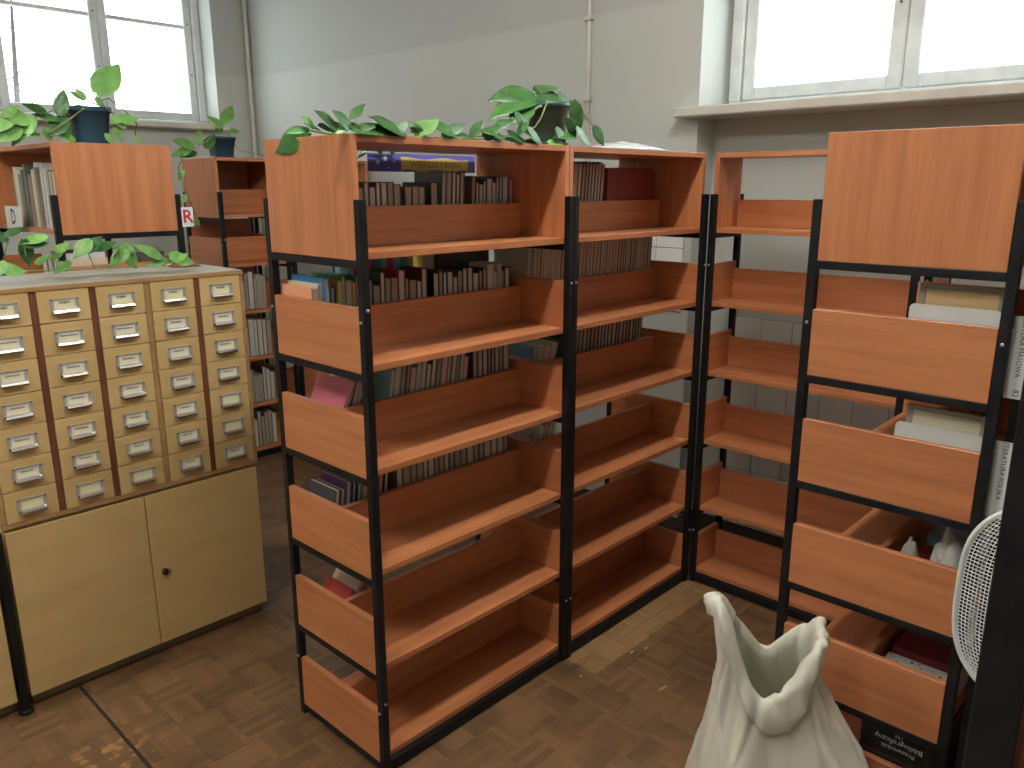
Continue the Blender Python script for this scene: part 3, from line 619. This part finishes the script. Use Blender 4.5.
# plant B: teal square pot on the D and R unit
P2 = at(89, 141, 1, 1.95); P2.z = 1.7855
pb = thing('potted_pothos', 'pothos in a teal square pot on the unit with letter cards', 'potted plant', P2, 0, 'pothos plants')
pot(pb, (0, 0, 0), .075, .150, POTB, 8)
for b, t, dv in (((97, 93), (114, 69), 0), ((95, 98), (103, 104), 0), ((85, 100), (78, 91), 0), ((84, 99), (73, 92), 0), ((46, 112), (28, 104), 0), ((60, 115), (62, 94), 0), ((14, 118), (-8, 126), 0), ((30, 122), (8, 112), 0), ((34, 118), (14, 138), 0), ((58, 120), (40, 112), 0),
                 ((62, 126), (74, 138), 0), ((44, 128), (52, 142), 0), ((20, 128), (2, 142), 0), ((66, 118), (50, 132), 0), ((112, 122), (124, 114), 0), ((120, 120), (134, 118), 0), ((113, 128), (122, 138), 0), ((126, 128), (116, 120), 0), ((75, 140), (60, 132), 0), ((105, 134), (114, 142), 0), ((40, 136), (26, 128), 0), ((134, 136), (140, 142), 0), ((4, 116), (16, 106), 0), ((70, 130), (64, 118), 0)):
    pxleaf(pb, b, t, 1.83, random.random() < .85, .55, dv, grow=1.3, zmin=1.793)  # mostly pale leaves: window flare put into the leaf colour
vpx(pb, [(90, 104), (96, 98), (98, 92)], 1.93); vpx(pb, [(92, 104), (108, 98), (126, 112), (137, 124), (135, 135)], 1.86); vpx(pb, [(92, 104), (104, 106), (114, 114), (116, 120)], 1.86)
vpx(pb, [(85, 104), (60, 108), (46, 113), (20, 122), (-5, 124)], 1.84, zmin=1.792); vpx(pb, [(84, 108), (66, 122), (50, 132), (22, 134)], 1.82, zmin=1.792)
# plant C: on the short unit
P3 = at(222, 156, 1, 2.93); P3.z = 1.7805
pc = thing('potted_pothos', 'small pothos in a dark teal pot on the short unit near the wall corner', 'potted plant', P3, 0, 'pothos plants')
pot(pc, (0, 0, 0), .064, .125, POTB, 8)
for b, t in (((224, 124), (230, 108)), ((222, 128), (212, 118)), ((222, 128), (216, 131)), ((194, 146), (178, 140)), ((198, 144), (200, 132)), ((190, 150), (176, 152)), ((206, 148), (212, 136)), ((196, 152), (184, 158)), ((230, 131), (238, 130))): pxleaf(pc, b, t, 2.86, random.random() < .5, .6, grow=1.3, zmin=1.794)
vpx(pc, [(222, 132), (223, 126), (225, 120)], 2.92); vpx(pc, [(214, 134), (206, 142), (196, 148), (186, 152), (178, 168), (185, 190), (196, 215)], 2.72, .003)
for b, t in (((183, 170), (178, 180)), ((186, 195), (180, 204)), ((192, 218), (201, 226))): pxleaf(pc, b, t, 2.72, True, .7)
vpx(pc, [(228, 132), (238, 150), (252, 153), (264, 156)], 2.92, .002)
# plant D: cut vines lying on the card catalogue
P4 = Vector((-.2, 1.16, CZ1+.002))
pd = thing('pothos_vine', 'loose pale green pothos vine lying on top of the card catalogue', 'plant', P4, 0, 'pothos plants')
for b, t in (((8, 240), (-14, 229)), ((6, 236), (20, 226)), ((6, 262), (-6, 274)), ((0, 268), (22, 270)), ((24, 246), (44, 240)), ((24, 240), (28, 262)), ((46, 236), (24, 240)), ((62, 250), (52, 258)), ((56, 252), (66, 244)), ((58, 262), (68, 268)), ((84, 252), (98, 238)), ((90, 240), (76, 254)), ((96, 250), (112, 240)),
             ((122, 244), (136, 264)), ((128, 248), (112, 262)), ((134, 250), (118, 246)), ((162, 258), (143, 244)), ((156, 262), (170, 258)), ((170, 256), (191, 260)), ((164, 262), (150, 262)), ((172, 262), (184, 254)), ((70, 262), (56, 270)), ((36, 264), (46, 256))):
    pxleaf(pd, b, t, 1.13, random.random() < .8, .5, grow=1.25, zmin=CZ1+.004)
vine(pd, [at(x, y, 2, CZ1+.006) for x, y in ((2, 272), (30, 271), (62, 270), (95, 268), (125, 267), (165, 265))])
for q in (((30, 270), (26, 256), (24, 246)), ((95, 268), (90, 258), (88, 250)), ((110, 267), (114, 256), (122, 246)), ((165, 265), (164, 260), (160, 256)), ((62, 269), (60, 262), (58, 256)), ((2, 271), (4, 256), (8, 242))):
    vine(pd, [at(q[0][0], q[0][1], 2, CZ1+.004)]+[at(x, y, 1, 1.13) for x, y in q[1:]], .002)
crumple('brown_paper', 'crumpled brown paper scrap on the back of the card catalogue', 'paper', (.17, 1.33, CZ1+.002), (.10, .08, .025), mat('brown_paper', (.16, .09, .05), .8), 9)
# ------------------------------------------------------------------ CONTENTS OF THE UNIT BEHIND THE SACK
RX, RY = .76, -1.211
def plate(name, label, x, y0, y1, z, h, m=PLATE, t=.0025, r=.012, lean=0, text=None):
    bm = bmesh.new(); pts = []
    for cx, cz, a0 in ((y1-r, h-r, 0), (y0+r, h-r, math.pi/2)):
        for k in range(5): a = a0+k*math.pi/8; pts.append((cx+r*math.cos(a), cz+r*math.sin(a)))
    pts = [(y1, 0)]+pts+[(y0, 0)]
    f = [bm.verts.new((0, p[0], p[1])) for p in pts]; b = [bm.verts.new((t, p[0], p[1])) for p in pts]
    bm.faces.new(f); bm.faces.new(b[::-1])
    for k in range(len(pts)): bm.faces.new((f[k], b[k], b[(k+1) % len(pts)], f[(k+1) % len(pts)]))
    return link(name, bm_mesh(bm, m), None, (x, 0, z), (0, lean, 0))
for k, nm in ((1, 'second'), (2, 'third')):
    o = plate('shelf_divider', '', RX+.03, RY+A+.004, RY+.212, sz(k), .180)
    tag(o, f'blank white plastic divider standing in the {nm} crate behind the sack', 'divider', 'blank white dividers')
def framed(label, x, y0, y1, z, h, border, inner):
    t = thing('framed_board', label, 'board', (x, y0, z+.0012), 0); t.rotation_euler = (0, .06, 0); wy = y1-y0; e = .014
    box('backing', (.004, 0, 0), (.012, wy, h), border, t, .001); box('panel', (.0025, e, e), (.005, wy-e, h-.012), inner, t, 0)
    for a, b in (((0, 0, 0), (.004, e, h)), ((0, wy-e, 0), (.004, wy, h)), ((0, e, h-.010), (.004, wy-e, h)), ((0, e, 0), (.004, wy-e, e))): box('border', a, b, border, t, .001)
framed('grey bordered tan board standing behind the divider of the second crate', RX+.05, RY+A+.006, RY+.205, sz(1), .222, mat('grey_board', (.34, .31, .27), .5), mat('tan_board', (.78, .54, .26), .55))
framed('grey bordered cream board standing behind the divider of the third crate', RX+.05, RY+A+.006, RY+.200, sz(2), .215, mat('grey_board2', (.40, .37, .32), .5), mat('cream_board', (.80, .74, .53), .55))
# fourth crate: crumpled papers and books lying flat
def flat_book(loc, t, h, d, c, label, pg='pale', name='book'):
    o = link(name, book_mesh(t, h, d, c, pg), None, loc, (0, math.pi/2, math.pi/2)); return tag(o, label, 'book', 'books lying in the unit behind the sack')
y5 = RY+A+.008
yc = RY+.115
flat_book((RX+.29, y5, sz(3)+.0265), .05, .165, .16, 'dark grey', 'thick dark grey book lying in the fourth crate behind the sack')
flat_book((RX+.28, y5, sz(3)+.063), .022, .15, .13, 'red', 'red book lying on the dark grey one behind the sack')
flat_book((RX+.33, y5, sz(3)+.0905), .03, .14, .12, 'light blue', 'pale blue book on top of the pile behind the sack')
crumple('crumpled_paper', 'crumpled white paper ball in the fourth crate behind the sack', 'paper', (RX+.10, yc+.05, sz(3)), (.11, .075, .175), mat('dull_paper', (.48, .47, .43), .8), 11)
crumple('crumpled_paper', 'large crumpled white sheet filling the front of the fourth crate', 'paper', (RX+.105, yc-.035, sz(3)), (.14, .10, .225), mat('white_paper', (.66, .65, .60), .8), 12)
# fifth crate: sheet printed with small marks, red and white books
sheet = thing('printed_sheet', 'white booklet printed with small dark marks in the fifth crate behind the sack', 'booklet', (RX+.03, RY+A+.006, sz(4)), 0)
box('block', (0, 0, 0), (.13, .17, .085), mat('white_paper', (.66, .65, .60), .8), sheet, .001)
mk = bmesh.new(); rs = random.Random(5)
for i in range(26):
    x, y, r = rs.uniform(.012, .12), rs.uniform(.01, .16), rs.uniform(.002, .006); a = rs.uniform(0, 3)
    mk.faces.new([mk.verts.new((x+r*math.cos(a+q)*(1.6 if q < 2 else 1), y+r*.6*math.sin(a+q), .0855)) for q in (0, 1.3, 2.4, 3.6, 5)])
link('printed_marks', bm_mesh(mk, INK), sheet)
flat_book((RX+.245, y5, sz(4)+.0485), .095, .165, .14, 'dark red', 'thick dark red book lying in the fifth crate behind the sack')
flat_book((RX+.40, y5, sz(4)+.0685), .135, .165, .14, 'white', 'thick white book lying in the fifth crate behind the sack')
# lowest crate: glossy black box with white print, upside down
kb = thing('black_box', 'glossy black box with small white print upside down in the lowest crate', 'box', (RX+.022, RY+A+.004, sz(5)), 0)
box('carton', (0, 0, 0), (.26, .178, .235), mat('gloss_black_card', (.012, .012, .013), .18), kb, .002)
for s, z, sz_ in (('Przewodnik', .185, .017), ('Bibliograficzny', .205, .020), ('198', .224, .014)):
    link('lettering', text_mesh(s, sz_, mat('grey_print', (.45, .45, .43), .6)), kb, (-.0006, .085, z), (math.pi/2, math.pi, -math.pi/2))
# lettered plates on the next unit
for k, s, n, lab in ((1, 'KULTURA MASOWA', '82', 'white lettered plate with 82 on the second end board beside the black post'), (2, 'LITERATURA POLSKA', '7', 'white lettered plate on the third end board beside the black post')):
    t = thing('lettered_plate', lab, 'sign', (.7895, -1.215, [0, 1.187, .912][k]), 0)
    box('plate', (-.004, -.13, 0), (0, .006, .178), PLATE, t, .001)
    link('lettering', text_mesh(s, .0145, INK), t, (-.0046, -.015, .114), (math.pi/2, math.pi/2, -math.pi/2)); link('number', text_mesh(n, .017, INK), t, (-.0046, -.017, .013), (math.pi/2, math.pi/2, -math.pi/2))
# ------------------------------------------------------------------ OFFICE CHAIR with white mesh back, half hidden by the thick black post
ch = thing('office_chair', 'office chair with a white mesh back beside the thick black post', 'chair', (.28, -1.515, 0), 0)
NET = mat('white_net', (.70, .74, .72), .6); CHB = mat('black_nylon', (.02, .02, .021), .4)
def back_pt(a, b):
    """a in -1..1 across, b in -1..1 up: rounded outline, curved shell facing -u"""
    x = a*.235*math.sqrt(max(0, 1-.55*b*b)) if abs(b) < 1 else 0
    w_ = .235*(1-abs(b)**3.2)**.42 if abs(b) < 1 else 0
    return Vector((.05*(a*a)-.03*b*b*.3-.03, a*w_, .952+b*.203))
bm = bmesh.new(); na, nb = 76, 60; gg = [[bm.verts.new(back_pt(-1+2*i/na, -.985+1.97*j/nb)) for j in range(nb+1)] for i in range(na+1)]
for i in range(na):
    for j in range(nb): bm.faces.new((gg[i][j], gg[i+1][j], gg[i+1][j+1], gg[i][j+1]))
o = link('back_net', bm_mesh(bm, NET), ch); o['kind'] = 'stuff'; md = o.modifiers.new('w', 'WIREFRAME'); md.thickness = .0026; md.use_even_offset = False; md.use_replace = True
rim = [back_pt(1, -.985+1.97*j/40) for j in range(41)]+[back_pt(-1, .985-1.97*j/40) for j in range(41)]
bm = bmesh.new(); add_tube(bm, rim+[rim[0]], .0045, 8, up=Vector((1, 0, 0))); link('back_rim', bm_mesh(bm, NET, True), ch)
tube('back_support', [(.01, 0, .80), (.09, 0, .66), (.06, 0, .46), (-.15, 0, .43)], .016, CHB, ch, 10)
bm = bmesh.new(); add_box(bm, (-.42, -.23, .44), (.03, .23, .50), 0, .02); link('seat', bm_mesh(bm, mat('grey_seat_fabric', (.10, .10, .10), .9)), ch)
tube('gas_column', [(-.19, 0, .10), (-.19, 0, .44)], .022, CHB, ch, 14)
for k in range(5):
    a = k*2*math.pi/5+.3; d = Vector((math.cos(a), math.sin(a), 0)); c0 = Vector((-.19, 0, .10))
    tube('base_arm', [c0, c0+d*.25+Vector((0, 0, -.035))], [.022, .014], CHB, ch, 8)
    cw = lathe('caster', [(.010, -.011), (.027, -.009), (.027, .009), (.010, .011)], CHB, ch, 16, c0+d*.25+Vector((0, 0, -.073))); cw.rotation_euler = (math.pi/2, 0, a)
# ------------------------------------------------------------------ WHITE SACK
sk_w = Vector((.69, -.73, 0)).normalized(); sk_n = Vector((.73, .69, 0)).normalized()
SC = Vector((.532, -.898, 0))
SACK = noisy('woven_white_sack', (.62, .60, .49), (.71, .69, .58), (9, 9, 6), .62, bump=.15)
sack = thing('woven_sack', 'open white woven plastic sack standing on the floor', 'sack', SC, 0)
bm = bmesh.new(); NT = 180
def wr(th, z):
    return .4*(.012*math.sin(3*th+6*z+.4)+.009*math.sin(7*th-13*z+1.7)+.006*math.sin(4*th+21*z+.6)+.005*math.sin(13*th+9*z)+.003*math.sin(23*th-17*z))+.007*(1-abs(math.sin(2.5*th+6*z+.9)))**5-.006*(1-abs(math.sin(3.5*th-7*z+.3)))**6+.005*(1-abs(math.sin(1.5*th+11*z)))**6
def rim_h(th):
    c, s = math.cos(th), math.sin(th)          # c=+1 right end, c=-1 left end; s<0 towards the camera
    x = math.copysign(abs(c)**.9, c); x0 = .15 if s > 0 else -.22; low = .535 if s > 0 else .468
    low = .495+(low-.495)*min(1, abs(s)*1.5); pk = .635 if c > 0 else .70
    f = (x-x0)/(1-x0) if x > x0 else (x0-x)/(1+x0)
    f = math.sqrt(f*f+.012)-.1095*(1-f)
    return low+(pk-low)*max(0, f)**1.2+.005*math.sin(7*th+1)
def sack_pt(th, z, off=0.0):
    c, s = math.cos(th), math.sin(th); t = max(0, min(1, (z-.15)/.40)); t = t*t*(3-2*t)
    hw = .226-.108*t; hd = .140-.088*t
    if z < .06: k = math.sqrt(max(0, 1-(1-z/.06)**2)); hw *= .84+.16*k; hd *= .8+.2*k
    ex = .60+.3*t
    r = Vector((math.copysign(abs(c)**ex, c)*hw, math.copysign(abs(s)**ex, s)*hd)); n = Vector((r.x/hw**1.4, r.y/hd**1.4)).normalized()
    r += n*(off+wr(th, z)*(1 if z > .03 else .3))
    r.x += .014-.064*t
    if s < 0: r.y -= .016*t*abs(s)**2          # the front lip sags outwards
    return sk_w*r.x+sk_n*r.y+Vector((0, 0, z))
def flap(th): return .056+.026*max(0, -math.sin(th))+.008*math.sin(5*th+2)+.006*math.sin(11*th)
ring = []; TH = [2*math.pi*k/NT for k in range(NT)]
for j in range(49): ring.append([bm.verts.new(sack_pt(a, (rim_h(a)-flap(a)+.012)*j/48)) for a in TH])                 # body up to under the fold
for q, off in ((.0, .004), (.0, .011), (.12, .017), (.35, .019), (.6, .020), (.82, .019), (.94, .015), (1.0, .008), (1.02, .001), (.97, -.006)):   # folded band and rolled rim
    ring.append([bm.verts.new(sack_pt(a, rim_h(a)-flap(a)*(1-q), off+.003*math.sin(9*a+8*q))) for a in TH])
for z in (.93, .85, .76, .66, .56): ring.append([bm.verts.new(sack_pt(a, rim_h(a)*z, -.009)) for a in TH])                 # inside wall
for a, b in zip(ring, ring[1:]):
    for k in range(NT): bm.faces.new((a[k], a[(k+1) % NT], b[(k+1) % NT], b[k]))
bm.faces.new(ring[0][::-1])
cv = bm.verts.new((0, 0, .22))
for k in range(NT): bm.faces.new((ring[-1][k], ring[-1][(k+1) % NT], cv))
link('cloth', bm_mesh(bm, SACK, True), sack)
# knotted corner tail at the floor
pt = at(690, 757, 2, .02)-SC
tube('corner_tail', [sk_w*-.17+sk_n*-.03+Vector((0, 0, .03)), sk_w*-.205+sk_n*.0+Vector((0, 0, .022)), sk_w*-.235+sk_n*.015+Vector((0, 0, .014)), sk_w*-.262+sk_n*.02+Vector((0, 0, .010))], [.03, .014, .009, .004], SACK, sack, 8)
# ------------------------------------------------------------------ bits on the floor
for x, y, s, c, nm in ((663, 688, .02, (.5, .25, .1), 'wood splinter'), (646, 648, .008, (.6, .6, .55), 'paper fleck'), (632, 652, .009, (.6, .6, .55), 'paper fleck'), (581, 676, .006, (.65, .65, .6), 'paper fleck')):
    p = at(x, y, 2, .0012); b2 = bmesh.new(); add_box(b2, (-s, -s*.22, 0), (s, s*.22, .002), 0, .0006)
    tag(link(nm.replace(' ', '_'), bm_mesh(b2, mat('bit_'+str(c[0]), c, .8)), None, (p.x, p.y, .0006), (0, 0, random.uniform(-.5, .5))), ('tiny orange wood splinter on the parquet beside the sack' if 'wood' in nm else 'tiny white paper fleck on the parquet before the corner units'), 'debris', 'floor litter')
# ------------------------------------------------------------------ tree outside the left window
LEAFT = mat('winter_leaves', (.16, .17, .15), .8); BARK = mat('bark', (.06, .05, .045), .9)
tr = thing('garden_tree', 'thin bare tree with a few leaves outside the left window', 'tree', (2.35, 10.5, -3.0), 0)
bm = bmesh.new(); add_tube(bm, [(0, 0, 0), (.1, 0, 3), (0, .1, 5.5), (.2, 0, 8.5)], [.09, .06, .04, .01], 8); link('trunk', bm_mesh(bm, BARK, True), tr)
rs = random.Random(21); lf = bmesh.new(); br = bmesh.new()
for i in range(15):
    z = rs.uniform(3.6, 8.2); a = rs.uniform(0, 6.28); ln = rs.uniform(.5, 1.5)*(1-.04*(z-3)); e = Vector((math.cos(a)*ln, math.sin(a)*ln*.6, ln*.5)); b0 = Vector((.08, .03, z))
    add_tube(br, [b0, b0+e*.5+Vector((0, 0, .05)), b0+e], [.008, .005, .002], 5)
    for k in range(rs.randint(4, 12)):
        c0 = b0+e*rs.uniform(.5, 1.1)+Vector((rs.uniform(-.18, .18), rs.uniform(-.15, .15), rs.uniform(-.25, .1))); s = rs.uniform(.03, .07)
        d1 = Vector((rs.uniform(-1, 1), rs.uniform(-1, 1), rs.uniform(-1, 1))).normalized()*s; d2 = d1.orthogonal().normalized()*s*.5
        lf.faces.new([lf.verts.new(c0+d1), lf.verts.new(c0+d2), lf.verts.new(c0-d1), lf.verts.new(c0-d2)])
link('branches', bm_mesh(br, BARK), tr); o = link('foliage', bm_mesh(lf, LEAFT), tr); o['kind'] = 'stuff'
bm = bmesh.new(); add_box(bm, (-40, -40, -3.2), (40, 40, -3.0)); struct(link('ground', bm_mesh(bm, mat('snowy_ground', (.55, .56, .56), .9))))
